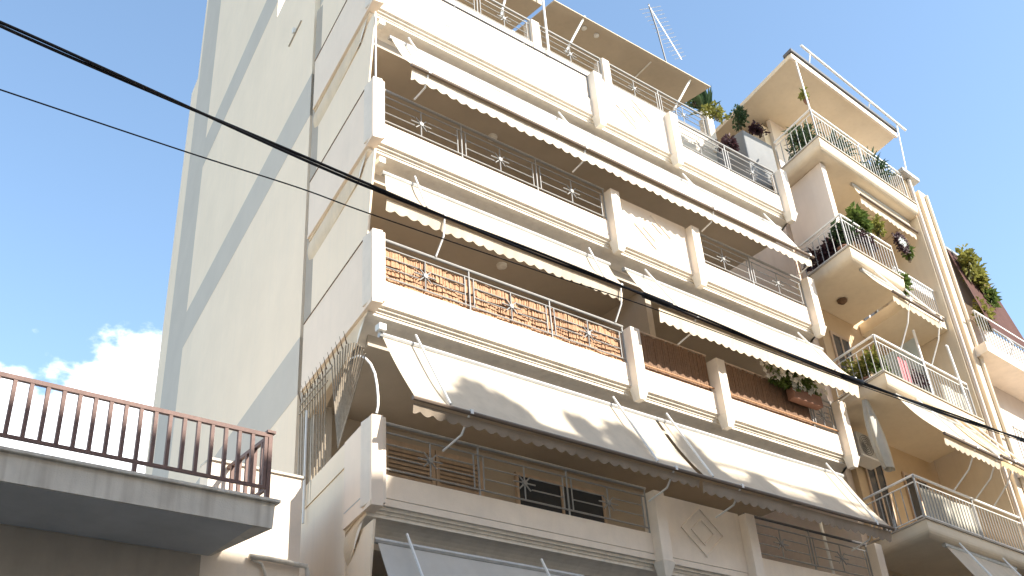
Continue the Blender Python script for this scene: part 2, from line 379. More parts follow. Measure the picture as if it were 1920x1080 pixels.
# flats: front wall, doors
c0 = side(2.75, 0, .1)
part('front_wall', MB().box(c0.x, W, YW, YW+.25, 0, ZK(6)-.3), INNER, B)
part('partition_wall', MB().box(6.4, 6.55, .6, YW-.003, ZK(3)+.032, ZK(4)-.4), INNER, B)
def shutter(x0, x1, z0, z1, m, parent, step=.075, y=None):
    y = YW-.05 if y is None else y
    fr = MB(); fr.box(x0, x0+.07, y, y+.045, z0, z1); fr.box(x1-.07, x1, y, y+.045, z0, z1); fr.box(x0+.07, x1-.07, y, y+.045, z1-.09, z1); fr.box(x0+.07, x1-.07, y, y+.045, z0, z0+.09)
    sh = part('shutter', fr, m, parent)
    n = int((z1-z0-.18)/step); me = mesh_of('slat', MB().hexa([(x0+.07, y+.0, 0), (x1-.07, y+.0, 0), (x1-.07, y+.012, 0), (x0+.07, y+.012, 0), (x0+.07, y+.03, .062), (x1-.07, y+.03, .062), (x1-.07, y+.042, .062), (x0+.07, y+.042, .062)]), m)
    for i in range(n): piece('slat', me, (0, 0, z0+.09+i*step), sh)
    return sh
def window(x0, x1, z0, z1, m, parent, y=None):
    y = YW-.06 if y is None else y
    fr = MB(); t = .06
    fr.box(x0, x1, y, y+.055, z1-t, z1); fr.box(x0, x1, y, y+.055, z0, z0+t); xm = (x0+x1)/2
    for a in (x0, xm-t/2, x1-t): fr.box(a, a+t, y, y+.055, z0+t, z1-t)
    o = part('window', fr, m, parent); part('pane', MB().box(x0+t, xm-t/2, y+.02, y+.03, z0+t, z1-t), GLASS, o); part('pane', MB().box(xm+t/2, x1-t, y+.02, y+.03, z0+t, z1-t), GLASS, o)
for k in range(1, 6):
    z = ZK(k)
    for x0, n in ((1.75, 2), (4.9, 2), (8.6, 2)) if k != 2 else ((2.0, 2), (8.6, 2)):
        for i in range(n): shutter(x0+i*1.02, x0+i*1.02+1.0, z+.1, z+2.4, WOOD, B)
    if k == 2: window(4.75, 6.9, z+.1, z+2.36, WOOD, B)
    lamp = MB(); lamp.lathe((3.6, 1.4, ZK(k+1)-.47), [(.03, 0), (.09, .02), (.1, .08)], 12); part('ceiling_lamp', lamp, PLASW, B)
# flank wall
FL = 13.25
sw = MB(); 
def flank(s0, s1, z0, z1, inset, th=.3): return sidebox(s0, s1, inset, inset+th, z0, z1)
part('flank_wall', flank(3.29, FL, 0, 21.0, .02), CREAM, B)
part('flank_wall', flank(6.2, FL, 21.0, 33, .02), CREAM, B)
part('recess_strip', flank(SB-.3, 3.29, 0, 21.0, .13), GREYP, B)
part('flank_wall', flank(FL, 15.9, 0, 33, .10), GREYP, B)
part('flank_wall', flank(15.9, 17.0, 0, 27.6, .10), CREAM, B)
part('flank_wall', flank(15.2, 16.2, 27.6, 33, .101), CREAM, B)
for k, s0, s1 in ((3, 3.29, FL), (5, 3.29, FL), (7, 6.2, FL)):
    part('painted_band', sidebox(s0, s1, .016, .1, ZK(k)+.02, ZK(k)+1.1), GREYP, B)
part('lower_flank_wall', sidebox(1.002, SB, .03, .3, 0, ZK(2)+.846), CREAM, B)
for s0, s1, z0 in ((4.15, 5.0, 18.95),):
    fr = part('flank_ledge', sidebox(s0, s1, -.01, .06, z0-.018, z0), OLDW, B)
    part('bracket', sidebox(s0+.4, s0+.46, -.05, .015, z0, z0+.14), PLASW, fr)  # white block stands for a sunlit spot on a window reveal
part('back_block', MB().box(4.2, W+.3, 6, 16, 0, 20.5), CREAM, B)
b0 = side(6.3, 0, .35); part('roof_block', MB().box(4.2, W, 7.6, 16.5, 20.502, 27), CREAM, B)
# set-back top floor
z6 = ZK(6); Y6 = 1.78
part('slab', MB().box(1.0, W, Y6+.03, 4.6, z6-.42, z6+.035), CEIL, B)
part('front_wall', MB().box(1.2, W, 4.3, 4.5, z6+.04, z6+2.6), INNER, B)
def post6(x0, x1): post(x0, x1, Y6, z6, B, 1.2, False)
for a, b in [(.6, .82)]+[(a+.12, b+.12) for a, b in POSTX]+[(W-.1, W+.13)]: post6(a, b)
x6 = [.82, 5.34, 5.57, 7.54, 7.77, W-.1]
for i in (0, 2, 4):
    a, b = x6[i]+.003, x6[i+1]-.003
    parapet(a, b, Y6+.03, z6, B); railing(a, b, Y6+.09, z6, B)

# ------------------------------------------------------------------ awnings
def awning(label, x0, x1, yt, zt, yb, zb, arms=(), guides=(), group=None, m=FABRIC, val=.2, skewl=0, F=None, armend=(.02, -.34), seed=1, valance=True, frame=WMET, vm=None):
    F = F or (lambda a, b, z: Vector((a, b, z))); rnd = random.Random(seed)
    t = thing('awning', label, 'awning', F((x0+x1)/2, yt, zt), group)
    ph = rnd.uniform(0, 6); Lx = x1-x0
    def fab(u, v):
        sag = .045*math.sin(math.pi*v)+.012*math.sin(u*Lx*3.1+ph+v*2)*v*(1-v)*4+.006*math.sin(u*Lx*9+ph*2-v*5)*v+.012*math.sin(u*Lx*.9+ph)*v
        return F(x0+skewl*v*(1-u)+u*Lx, yt+(yb-yt)*v+sag*.4, zt+(zb-zt)*v-sag+.006*math.sin(u*Lx*2.3+ph))
    part('fabric', MB().grid(fab, max(12, int(Lx*10)), 10), m, t, True)
    if valance:
        per = .21
        def va(u, v):
            x = x0+skewl*(1-u)+u*Lx; ph2 = (x/per) % 1; sc = .055*math.sin(math.pi*ph2)
            return F(x, yb+.045+.012*math.sin(x*5+ph)*v+.03*v, zb-.06-(val-.055+sc)*v)
        part('valance', MB().grid(va, max(20, int(Lx/per*8)), 3), vm or m, t, True)
    bt = MB(); bt.tube([F(x0+skewl-.04, yb, zb-.012), F(x1+.04, yb, zb-.012)], .032, 8); part('front_bar', bt, SHADEBAR, t)
    rb = MB(); rb.tube([F(x0-.05, yt+.02, zt+.03), F(x1+.05, yt+.02, zt+.03)], .045, 8); part('roller', rb, GMET, t)
    for X in arms:
        ab = MB(); e = (armend[0], zb+armend[1]); mid = (yb+(e[0]-yb)*.45-.04, zb-.12+(e[1]-zb)*.35)
        ab.tube([F(X, yb, zb+.02), F(X, mid[0], mid[1]), F(X-.05, e[0], e[1])], .016, 6)
        ab.box(*(lambda p: (p.x-.025, p.x+.025, p.y-.035, p.y+.03, p.z-.03, p.z+.035))(F(X, yb, zb))); part('arm', ab, frame, t)
    for X in guides:
        gb = MB(); gb.tube([F(X-.02, yt-.05, zt+.16), F(X, yb-.02, zb+.03)], .019, 6); part('guide_rod', gb, frame, t)
    return t
GA = 'awnings hung along the white block'
awning('long cream awning with scalloped hem below the topmost railed parapet of the white block', .55, 10.95, .28, ZK(5)-.43, -.35, 14.02, (.86, 4.34, 7.8, 10.85), (.88, 4.34, 7.78, 10.4), GA, m=FABPALE, seed=2)
awning('short half rolled ragged cream awning above the reed screen', .40, 5.18, .28, ZK(4)-.46, -.03, 11.46, (1.3, 5.1), (.95, 4.7), GA, seed=3, skewl=-.14, armend=(.17, -.66))
awning('cream awning above the brown bamboo blinds and white flower box', 5.55, 11.3, .2, ZK(4)-.50, -.47, 11.03, (6.48, 11.15), (6.03, 10.5), GA, m=FABAGED, seed=4, val=.30)
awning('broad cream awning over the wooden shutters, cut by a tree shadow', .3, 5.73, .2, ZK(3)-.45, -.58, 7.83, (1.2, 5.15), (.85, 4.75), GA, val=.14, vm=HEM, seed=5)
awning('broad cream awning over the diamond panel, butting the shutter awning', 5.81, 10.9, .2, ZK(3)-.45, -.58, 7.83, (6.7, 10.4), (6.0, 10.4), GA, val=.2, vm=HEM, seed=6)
awning('plain grey awning below the lowest visible white parapet', .22, 3.65, .2, ZK(2)-.45, -.65, 4.6, (1.0, 3.1), (.65, 2.9), GA, m=FABGREY, seed=7)

b = MB(); p0, p1 = aty(1535, 968, .35), aty(1557, 1052, .35); b.tube([p0, p1, p1+(p1-p0)*.5], .028, 8); solo('balcony_pole', b, WMET, 'white pole standing inside the right bay under the broad awning', 'pole', smooth=True)
# ------------------------------------------------------------------ reed screen and blinds behind the third-floor rails
z3 = ZK(3)
rs = thing('reed_screen', 'golden reed screen tied behind the white star railing', 'reed screen', (2.7, .13, z3+.4))
for i in range(4):
    xa = .27+i*1.23; xb = xa+1.21; r = MB(); rnd = random.Random(20+i)
    rows = [(.50, .65), (.66, .785), (.80, .93), (.945, 1.075)]
    x = xa
    while x < xb:
        wd = rnd.uniform(.016, .03)
        for a, b in rows:
            wv = .012*math.sin(x*9+a*20)+.01*math.sin(x*23)
            yo = .225+rnd.uniform(-.008, .012)+.012*math.sin(x*9+a*7)
            r.hexa([(x, yo, z3+a+wv), (x+wd*.82, yo, z3+a+wv), (x+wd*.82, yo+.012, z3+a+wv), (x, yo+.012, z3+a+wv), (x, yo-.004, z3+b+wv+rnd.uniform(-.012, .004)), (x+wd*.82, yo-.004, z3+b+wv), (x+wd*.82, yo+.012, z3+b+wv), (x, yo+.012, z3+b+wv)])
        x += wd
    o = part('reed_panel', r, REED, rs); o['kind'] = 'stuff'
    st = MB()
    for h in (.655, .793, .938): st.tube([(xa+(xb-xa)*t/14,   .226, z3+h+.012*math.sin((xa+(xb-xa)*t/14)*9+h*20)) for t in range(15)], .011, 5)
    part('binding_string', st, STRING, o)
def blind(label, x0, x1, z0, z1, y, group):
    t = thing('bamboo_blind', label, 'bamboo blind', ((x0+x1)/2, y, z0), group); n = int((x1-x0)/.05); rnd = random.Random(int(x0*10))
    me = [mesh_of('slat', MB().box(0, .046, 0, .012, 0, z1-z0-q*.02), BLIND) for q in range(3)]
    for i in range(n): piece('slat', rnd.choice(me), (x0+i*(x1-x0)/n, y+rnd.uniform(0, .008), z0), t)
    b = MB(); b.tube([(x0-.03, y+.02, z1+.01), (x1+.03, y+.02, z1+.01)], .022, 8); part('top_rod', b, WOOD, t)
blind('brown bamboo blind between the two middle posts above the diamondless parapet', 5.5, 7.38, z3+.46, z3+1.26, .21, 'bamboo blinds')
blind('brown bamboo blind below the white flower box', 7.72, 10.35, z3+.46, z3+1.26, .21, 'bamboo blinds')

# ------------------------------------------------------------------ cover sheet on the top left bay
sh = MB(); sh.grid(lambda u, v: (.3+u*4.85,   .165+.01*math.sin(u*40)+.012*math.sin(u*13+v*3), ZK(5)+.46+v*.55+.012*math.sin(u*17)), 90, 6)
solo('cover_sheet', sh, SHEET, 'white sheet tied over the railing at the top left of the white block', 'cover sheet', smooth=True)

# ------------------------------------------------------------------ fan shaped grille at the end of the second-floor balcony
gz = ZK(2)+1.2
G = thing('window_grille', 'rusty fan shaped security grille closing the end of the balcony beside the flank wall', 'grille', side(1.6, gz, .0))
topz = ZK(3)-.16
for i in range(11):
    s = 3.0-i*.115; b = MB(); b.tube([side(s, gz-.02-(.3 if s > 2.35 else 0), .02), side(s, topz-.05+.0*i, -.02)], .011, 5); part('bar', b, GRILLE, G)
cs, cz = 1.25, gz+.02
for i in range(14):
    t = R(101-i*5); l = 1.62 if i < 7 else 1.5; e = (cs-0 - math.cos(t)*0, 0)
    ds, dz = math.cos(t), math.sin(t)
    Ls = min(1.9, (topz-cz)/max(.3, dz)); Ls = min(Ls, 1.5)
    b = MB(); b.tube([side(cs, cz, 0), side(cs-ds*Ls, cz+dz*Ls, -.04-.05*ds)], .011, 5); part('bar', b, GRILLE, G)
hp = [aty(x, y, d) for x, y, d in ((640, 690, 1.5), (648, 680, 1.25), (660, 671, .95), (673, 667, .7), (685, 671, .48), (695, 682, .3), (703, 700, .17), (707, 722, .1), (709, 744, .07), (709, 762, .06), (706, 775, .06))]
b = MB(); b.tube(hp, .017, 6); part('hoop', b, WMET, G)
b = MB(); b.tube([side(3.0, topz-.18, -.03), side(1.5, topz-.2, -.03)], .012, 5); b.tube([side(3.0, topz-.32, -.03), side(1.7, topz-.34, -.03)], .012, 5); part('crosspiece', b, GRILLE, G)
b = MB(); b.tube([side(2.62, gz-.6, -.02), side(2.62, topz-.42, -.03)], .02, 6); part('upright', b, WMET, G)
for i in range(13):
    s = 2.95-i*.17; b = MB(); b.tube([side(s, topz-.12, -.03), side(s-.02, topz+.07, -.09)], .012, 5, .003); part('spike', b, RUST, G)

# ------------------------------------------------------------------ plants
def plant(name, label, c, rad, n, size, m, pot=None, group='potted plants on the balconies', seed=0, aspect=.32, droop=.1, flowers=0, clumps=9, stems=5, cat='plant'):
    rnd = random.Random(seed+int(abs(c[0])*100)); c = Vector(c); base = Vector((c.x, c.y, c.z-rad[2]))
    t = thing(name, label, cat, base, group)
    f = MB(); f.bushy(c, rad, n, size, rnd, clumps, droop, aspect); part('foliage', f, m, t)
    if stems:
        s = MB()
        for _ in range(stems): s.tube([base+Vector((rnd.uniform(-.05, .05), rnd.uniform(-.05, .05), -.05)), c+Vector((rnd.uniform(-.5, .5)*rad[0], rnd.uniform(-.5, .5)*rad[1], rnd.uniform(-.2, .5)*rad[2]))], .012, 5, .004)
        part('stem', s, STEM, t)
    if flowers:
        f = MB()
        for _ in range(flowers):
            q = Vector((rnd.gauss(0, 1), rnd.gauss(0, 1), rnd.gauss(0, 1))).normalized(); p = c+Vector((q.x*rad[0], -abs(q.y)*rad[1]*1.15, q.z*rad[2]))*rnd.uniform(.75, 1.1)
            for a in range(5):
                t5 = a*2*math.pi/5; f.leaf(p, Vector((math.cos(t5), -.35, math.sin(t5))).normalized(), Vector((0, -1, .2)), .075, .034)
        part('blossom', f, FLOW, t)
    if pot:
        r, h, pm = pot; b = MB(); b.lathe(base-Vector((0, 0, h)), [(r*.7, 0), (r, h*.85), (r*1.1, h*.86), (r*1.1, h), (r*.9, h*.99)], 14); part('pot', b, pm, t, True)
    return t
pf = aty(1500, 722, .02)
fb = plant('flower_box', 'trailing white flowers in a brown box hung above the bamboo blind', (9.75, .02, 10.86), (.95, .2, .24), 1800, .085, LEAF, None, None, 1, flowers=85, droop=.5, clumps=16, stems=8, cat='flower box')
part('planter_box', MB().box(9.6, 10.5, -.03, .15, 10.42, 10.66), TERRA, fb, bevel=.015)

# ------------------------------------------------------------------ canopies and aerial on the roof terrace
def canopy(label, pts, z, th, m, posts, group=None, edge=None):
    c = Vector((sum(p[0] for p in pts)/len(pts), sum(p[1] for p in pts)/len(pts), z))
    t = thing('terrace_canopy', label, 'canopy', c, group); b = MB()
    lo = [(x, y, z+dz) for x, y, dz in pts]; hi = [(x, y, z+dz+th) for x, y, dz in pts]
    b.face(lo[::-1]); b.face(hi)
    n = len(pts)
    for i in range(n): j = (i+1) % n; b.face([lo[i], lo[j], hi[j], hi[i]])
    part('canopy_sheet', b, m, t)
    for x, y, z0, z1, lean in posts:
        q = MB(); q.tube([(x, y, z0), (x+lean[0], y+lean[1], z1)], .028, 8); part('pole', q, WMET, t)
    return t
zc = z6+2.05
cn = canopy('sloping beige fabric canopy over the roof terrace of the white block', [(6.0, 1.62, 0), (11.35, 1.55, 0), (11.35, 4.3, .35), (6.0, 4.3, .35)], zc, .03, CANOPY, [(6.55, 2.0, z6+1.0, zc+.1, (.45, -.35)), (10.2, 2.0, z6+1.0, zc+.1, (.55, -.35)), (5.75, 1.75, z6, zc+1.2, (0, 0))], 'roof terrace canopies')
for px, py, l in ((1095, 52, .07), (1118, 66, .07)):
    p = atz(px, py, zc+.03); b = MB(); b.lathe(p-Vector((0, 0, .05)), [(.03, 0), (l, .02), (l, .06)], 12); part('canopy_lamp', b, PLASW, cn)
p = atz(1205, 131, zc+.05); b = MB(); b.tube([p+Vector((-.05, -.35, -.02)), p+Vector((.05, .35, .02))], .02, 8); part('tube_lamp', b, PLASW, cn)
canopy('short cream canopy left of the tall white pole on the roof terrace', [(1.0, 1.9, 0), (5.85, 1.9, 0), (5.85, 4.3, .3), (1.0, 4.3, .3)], zc, .16, CANOPY, [(4.6, 2.0, z6+1.0, zc+.05, (.25, -.1)), (1.4, 2.0, z6+.4, zc, (0, 0))], 'roof terrace canopies')
A0, A1 = aty(1250, 120, 9.5), aty(1232, 55, 9.5); A2 = aty(1216, 8, 9.5)
an = thing('roof_aerial', 'thin dark television aerial standing on the roof behind the canopy', 'aerial', (A0.x, A0.y, 27))
b = MB(); b.tube([(A0.x, A0.y, 27), A0, A1, A2], .035, 6); part('mast', b, DMET, an)
B0, B1 = aty(1216, 10, 9.5), aty(1278, 112, 9.3)
b = MB(); b.tube([B0, B1], .022, 6); part('boom', b, GMET, an)
for i in range(14):
    p = B0.lerp(B1, .05+i*.07); l = .55-.02*i; b = MB(); b.tube([p+Vector((-l*.7, l*.5, -.1)), p+Vector((l*.7, -l*.5, .1))], .012, 5); part('element', b, GMET, an)

# ------------------------------------------------------------------ right-hand block (peach), its own skew frame
RV = Vector((1, .065, 0)).normalized(); RW = Vector((.2, 1, 0)).normalized(); RO = Vector((11.6, -.9, 0))
def RF(a, b, z): p = RO+RV*a+RW*b; return Vector((p.x, p.y, z))
def atR(px, py, b):                                 # pixel -> (a, z) on the plane parallel to its front at depth b
    nrm = Vector((-RV.y, RV.x, 0)); d = ray(px, py); o = RO+RW*b; t = (o-CPOS).dot(nrm)/d.dot(nrm); P = CPOS+d*t; return (P-o).dot(RV), P.z
ZR = lambda k: 1.82+3.1*k
Q = thing('peach_apartment_building', 'peach apartment block with white barred balconies and rounded slab edges', 'apartment building', RF(2.5, 3, 0))
AE = 4.45
part('side_wall', MB().fbox(RF, .36, .6, 1.9, 14, 0, ZR(5)+.0), PALE, Q)
part('front_wall', MB().fbox(RF, .6, AE, 1.75, 2.0, 0, ZR(5)), ORANGE, Q)
part('fin_wall', MB().fbox(RF, .36, .56, .36, 1.74, ZR(4)+.02, ZR(5)-.32), PALE, Q)
part('end_pilaster', MB().fbox(RF, AE, AE+.34, .1, 2.0, 0, ZR(5)+.9), PEACH, Q)
part('end_pilaster', MB().fbox(RF, AE+.42, AE+.85, .0, 2.0, 0, 18.0), PEACH, Q)
part('pilaster_gap', MB().fbox(RF, AE+.342, AE+.418, .3, 2.0, 0, 17.0), OLDW, Q)
part('eave', MB().fbox(RF, AE-.35, AE+.5, -.1, .6, ZR(5)+.92, ZR(5)+1.02), GMET, Q)
part('back_block', MB().fbox(RF, .61, AE+.3, 2.02, 12, ZR(5), ZR(5)+2.3), PEACH, Q)
def rslab(k, a0, a1, b0=0, b1=1.76):
    z = ZR(k); b = MB(); prof = [(0, 0), (0, -.16)]+[(.16*(1-math.cos(t*math.pi/10)), -.16-.14*math.sin(t*math.pi/10)) for t in range(1, 6)]
    n = len(prof)
    for d, h in prof: b.v += [tuple(RF(a0+d, b1, z+h)), tuple(RF(a0+d, b0+d, z+h)), tuple(RF(a1, b0+d, z+h)), tuple(RF(a1, b1, z+h))]
    for i in range(n-1):
        for j in range(3): q = i*4+j; b.f.append((q, q+4, q+5, q+1))
    e = (n-1)*4; b.f.append((e, e+3, e+2, e+1)); b.f.append((0, 1, 2, 3))
    o = part('balcony_slab', b, PEACH, Q)
    part('slab_edge', MB().fbox(RF, a0-.02, a1, b0-.03, b0+.2, z+.002, z+.035), OLDW, o)
    part('slab_edge', MB().fbox(RF, a0-.02, a0+.2, b0+.203, b1, z+.002, z+.035), OLDW, o)
    return o
def rrail(k, a0, a1, b0=.05, b1=1.4, sideb=True, h=.88, step=.13, lattice=False):
    z = ZR(k)+.03; r = MB()
    r.tube([RF(a0, b0, z+h), RF(a1, b0, z+h)], .026, 8); r.tube([RF(a0, b0, z+.07), RF(a1, b0, z+.07)], .014); r.tube([RF(a0, b0, z+h-.13), RF(a1, b0, z+h-.13)], .014)
    if sideb:
        r.tube([RF(a0, b0, z+h), RF(a0, b1, z+h)], .026, 8); r.tube([RF(a0, b0, z+.07), RF(a0, b1, z+.07)], .014); r.tube([RF(a0, b0, z+h-.13), RF(a0, b1, z+h-.13)], .014)
    o = part('railing', r, WMET, Q); me = bar(h-.2, .0105); n = int((a1-a0)/step)
    for i in range(n+1): piece('baluster', me, RF(a0+(a1-a0)*i/n, b0, z+.07), o)
    if sideb:
        n = int((b1-b0)/.17)
        for i in range(1, n+1): piece('baluster', me, RF(a0, b0+(b1-b0)*i/n, z+.07), o)
    for a in (a0, (a0+a1)/2, a1): piece('rail_post', bar(h, .022), RF(a, b0, z), o)
    return o
rslab(5, 0, AE-.02); rrail(5, .05, AE-.3)
rslab(4, 0, 2.25); rrail(4, .05, 2.2)
rslab(3, 0, AE-.25); rrail(3, .05, AE-.45)
rslab(2, 0, AE+.3); rrail(2, .05, AE+.2)
rslab(1, 0, AE+.3); rrail(1, .05, AE+.2)
# narrower right half of the fourth balcony, set back
o = part('balcony_slab', MB().fbox(RF, 2.5, AE-.02, .25, 1.74, ZR(4)-.5, ZR(4)-.2), PEACH, Q); part('slab_edge', MB().fbox(RF, 2.48, AE-.05, .22, .4, ZR(4)-.198, ZR(4)-.165), OLDW, o)
r = MB(); r.tube([RF(2.5, .3, ZR(4)+.62), RF(AE-.05, .3, ZR(4)+.62)], .026, 8); ro = part('railing', r, WMET, Q)
for i in range(17): piece('baluster', bar(.78, .011), RF(2.5+i*.115, .3, ZR(4)-.16), ro)
part('railing_sheet', MB().fbox(RF, 2.5, AE-.08, .32, .335, ZR(4)+.36, ZR(4)+.6), SHEET, ro)
for k in (2, 3, 4, 5):                             # doors and windows of the flats
    z = ZR(k)
    if k == 5: continue
    for a0, a1 in ((.95, 1.75), (2.6, 3.7)):
        fr = MB(); t = .06; bb = 1.70
        for p0, p1, q0, q1 in ((a0, a1, z+2.15, z+2.22), (a0, a0+t, z+.05, z+2.15), (a1-t, a1, z+.05, z+2.15), ((a0+a1)/2-.03, (a0+a1)/2+.03, z+.05, z+2.15)): fr.fbox(RF, p0, p1, bb, bb+.045, q0, q1)
        dr = part('balcony_door', fr, WOOD if k != 4 else WMET, Q)
        part('pane', MB().fbox(RF, a0+t, (a0+a1)/2-.03, bb+.02, bb+.03, z+.05, z+2.15), GLASS, dr); part('pane', MB().fbox(RF, (a0+a1)/2+.03, a1-t, bb+.02, bb+.03, z+.05, z+2.15), GLASS, dr)
# globe light on the ceiling
lp = aty(1588, 597, .6); b = MB(); b.lathe(RF(1.05, 1.2, ZR(4)-.42), [(.05, 0), (.11, .05), (.12, .1), (.06, .12)], 14); part('ceiling_lamp', b, RUST, Q)
# downpipes on the pilaster
b = MB(); b.tube([RF(AE+.10, .04, 2), RF(AE+.10, .04, ZR(5)+.9)], .05, 8); part('downpipe', b, PALE, Q)
b = MB(); b.tube([RF(AE+.72, -.05, 2), RF(AE+.72, -.05, 17.9)], .045, 8); part('downpipe', b, PEACH, Q)
b = MB(); b.tube([RF(AE+.38, .2, 2), RF(AE+.38, .2, ZR(5)+.2)], .03, 6); part('cable_duct', b, DMET, Q)
# roof canopy slab of its penthouse
zc5 = ZR(5)+2.55
rc = part('penthouse_roof', MB().fbox(RF, -.12, AE+.35, .12, 6, zc5, zc5+.12), PEACH, Q)
part('roof_fascia', MB().fbox(RF, -.12, AE+.35, .05, .117, zc5-.06, zc5+.10), WHITE, rc)
part('roof_edge', MB().fbox(RF, -.16, AE+.38, .0, .3, zc5+.121, zc5+.2), DMET, rc)
b = MB(); b.tube([RF(.35, -.05, zc5+.55), RF(AE+.7, -.1, zc5+.25)], .035, 8)
for a in (.7, 3.4): b.tube([RF(a, .1, zc5+.1), RF(a, -.06, zc5+.5-.06*a)], .02, 6)
b.tube([RF(AE+.3, -.06, zc5+.27), RF(AE+.1, .05, ZR(5)+.9)], .018, 6); part('roof_rail', b, WMET, rc)
b = MB(); b.tube([RF(.06, .06, ZR(5)+.9), RF(.06, .08, zc5)], .02, 6); part('canopy_pole', b, WMET, rc)
part('penthouse_wall', MB().fbox(RF, .9, AE, 1.9, 2.018, ZR(5), zc5), PALE, Q)

RG = 'awnings of the peach block'
def raw(label, a0, a1, k, bt, yb, zb, arms, guides, m=FABRIC, val=.16, seed=1, **kw):
    awning(label, a0, a1, bt, ZR(k)-.36, yb, zb, arms, guides, RG, m, val, F=RF, seed=seed, armend=kw.pop('armend', (.08, -.45)), **kw)
raw('narrow cream awning rolled under the penthouse balcony of the peach block', 1.75, AE-.1, 5, .35, .2, ZR(5)-.75, (), (), seed=11)
raw('cream awning below the leafy balcony with the dark round wreath', .55, 2.6, 4, .12, -.5, ZR(4)-1.25, (1.2, 2.5), (1.0, 2.3), seed=12, armend=(.05, -.93))
raw('wide cream awning of the peach block above the lowest barred balcony', .45, 2.75, 3, .12, -.75, ZR(3)-1.55, (1.7, 2.6), (1.2, 2.6), seed=13, armend=(.05, -.63))
raw('tan striped awning beside the wide cream one on the peach block', 2.85, 4.05, 3, .12, -.75, ZR(3)-1.45, (3.4,), (3.2, 3.9), m=FABTAN, seed=14, armend=(.05, -.73))
raw('cream awning below the lowest barred balcony of the peach block', .75, 3.6, 2, .12, -.85, ZR(2)-1.75, (1.4, 3.2), (1.2, 3.0), seed=15)

# gathered curtain at the corner of the third balcony, air conditioner, screen, laundry
c0a, c0z = atR(1622, 752, .75); c1a, c1z = atR(1668, 880, .75)
ct = MB(); ct.grid(lambda u, v: RF(c0a+(c1a-c0a)*v**1.5+(.09+.14*math.sin(v*2.6))*math.cos(u*6.283)*(1+.16*math.sin(u*31+v*3)), .75+(.07+.08*math.sin(v*2.6))*math.sin(u*6.283), c0z+(c1z-c0z)*v), 60, 18)
solo('tied_curtain', ct, CURT, 'long grey curtain gathered and hanging at the corner under the flowered balcony', 'curtain', smooth=True)
ac = thing('air_conditioner', 'white air conditioner fixed on the orange wall behind the hanging curtain', 'air conditioner', RF(.9, 1.4, ZR(2)+1.9))
part('casing', MB().fbox(RF, .36, 1.12, 1.36, 1.69, ZR(2)+1.95, ZR(2)+2.5), GMET, ac, bevel=.02)
b = MB(); cc = RF(.66, 1.345, ZR(2)+2.22)
for i in range(5): b.tube([cc+Vector((math.cos(t*math.pi/8)*(.05+.045*i), 0, math.sin(t*math.pi/8)*(.05+.045*i))) for t in range(17)], .006, 4)
part('fan_guard', b, DMET, ac); part('bracket', MB().fbox(RF, .34, 1.14, 1.3, 1.69, ZR(2)+1.9, ZR(2)+1.94), WMET, ac)
scr = MB(); a0, z0 = 2.0, ZR(3)+.95
sc = thing('balcony_screen', 'pale frosted dividing screen standing on the flowered balcony', 'screen', RF(2.1, .6, ZR(3)))
part('glass_sheet', MB().fbox(RF, 2.08, 2.10, .1, 1.5, ZR(3)+.1, ZR(3)+1.55), FROST, sc); b = MB(); b.tube([RF(2.09, .07, ZR(3)+.05), RF(2.09, .07, ZR(3)+1.72)], .03, 8); part('upright', b, WMET, sc)
def cloth(label, m, a0, a1, k, z0, z1):
    b = MB(); b.grid(lambda u, v: RF(a0+(a1-a0)*u, .11+.012*math.sin(u*14), ZR(k)+z0+(z1-z0)*v+.02*math.sin(u*7)), 14, 5); solo('laundry_cloth', b, m, label, 'cloth', 'cloths on the balcony rails', True)
cloth('pink cloth hanging behind the bars of the flowered balcony', PINK, .95, 1.35, 3, .15, .72)
cloth('white cloth lining the bars at the pilaster end of the flowered balcony', LINEN, 2.75, 3.9, 3, .05, .6)
cloth('pale cloth lining the bars of the lowest barred balcony', LINEN, .3, 2.6, 2, .05, .74)
dp = MB(); dp.tube([RF(3.7, .02, ZR(3)-.02), RF(3.55, .02, ZR(3)+1.75), RF(3.6, .06, ZR(3)+1.8)], .03, 8); solo('drain_pipe', dp, WMET, 'white pipe rising from the flowered balcony rail', 'pipe')

GP = 'plants on the peach block'
def rp(label, a, b, k, dz, rad, n, size, m, seed, **kw): plant(kw.pop('name', 'potted_plant'), label, RF(a, b, ZR(k)+dz), rad, n, size, m, kw.pop('pot', (.14, .24, TERRA)), GP, seed, **kw)
rp('dark palm behind the side bars of the penthouse balcony', .35, .75, 5, .75, (.22, .45, .5), 420, .2, LEAFD, 3, aspect=.12)
rp('spiky dark plant behind the front bars of the penthouse balcony', 1.5, .3, 5, .5, (.5, .18, .35), 260, .3, LEAFD, 4, aspect=.07)
rp('spiky dark plant beside the end of the penthouse rail', 3.0, .3, 5, .55, (.55, .18, .38), 260, .34, LEAFD, 5, aspect=.07)
rp('small yellow plant hanging from the penthouse roof pole', .12, .12, 5, 1.45, (.09, .09, .16), 150, .09, LEAFY, 6, pot=(.07, .1, TERRA), stems=0, name='hanging_plant')
rp('dense dark purple plants behind the side bars under the penthouse', .22, .85, 4, .45, (.14, .5, .38), 700, .12, LEAFP, 7)
rp('green shrub behind the corner bars under the penthouse', .35, .35, 4, .7, (.3, .28, .38), 600, .11, LEAFD, 8)
pa, pz = atR(1612, 418, .12); rp('big bright bushy plant rising above the corner of the wreath balcony', pa, .12, 4, pz-ZR(4), (.42, .25, .34), 1000, .13, LEAF, 9, pot=None)
pa, pz = atR(1643, 425, .1); rp('yellow green shrub beside the big bushy plant', pa, .1, 4, pz-ZR(4), (.18, .15, .3), 300, .11, LEAFY, 10, pot=None)
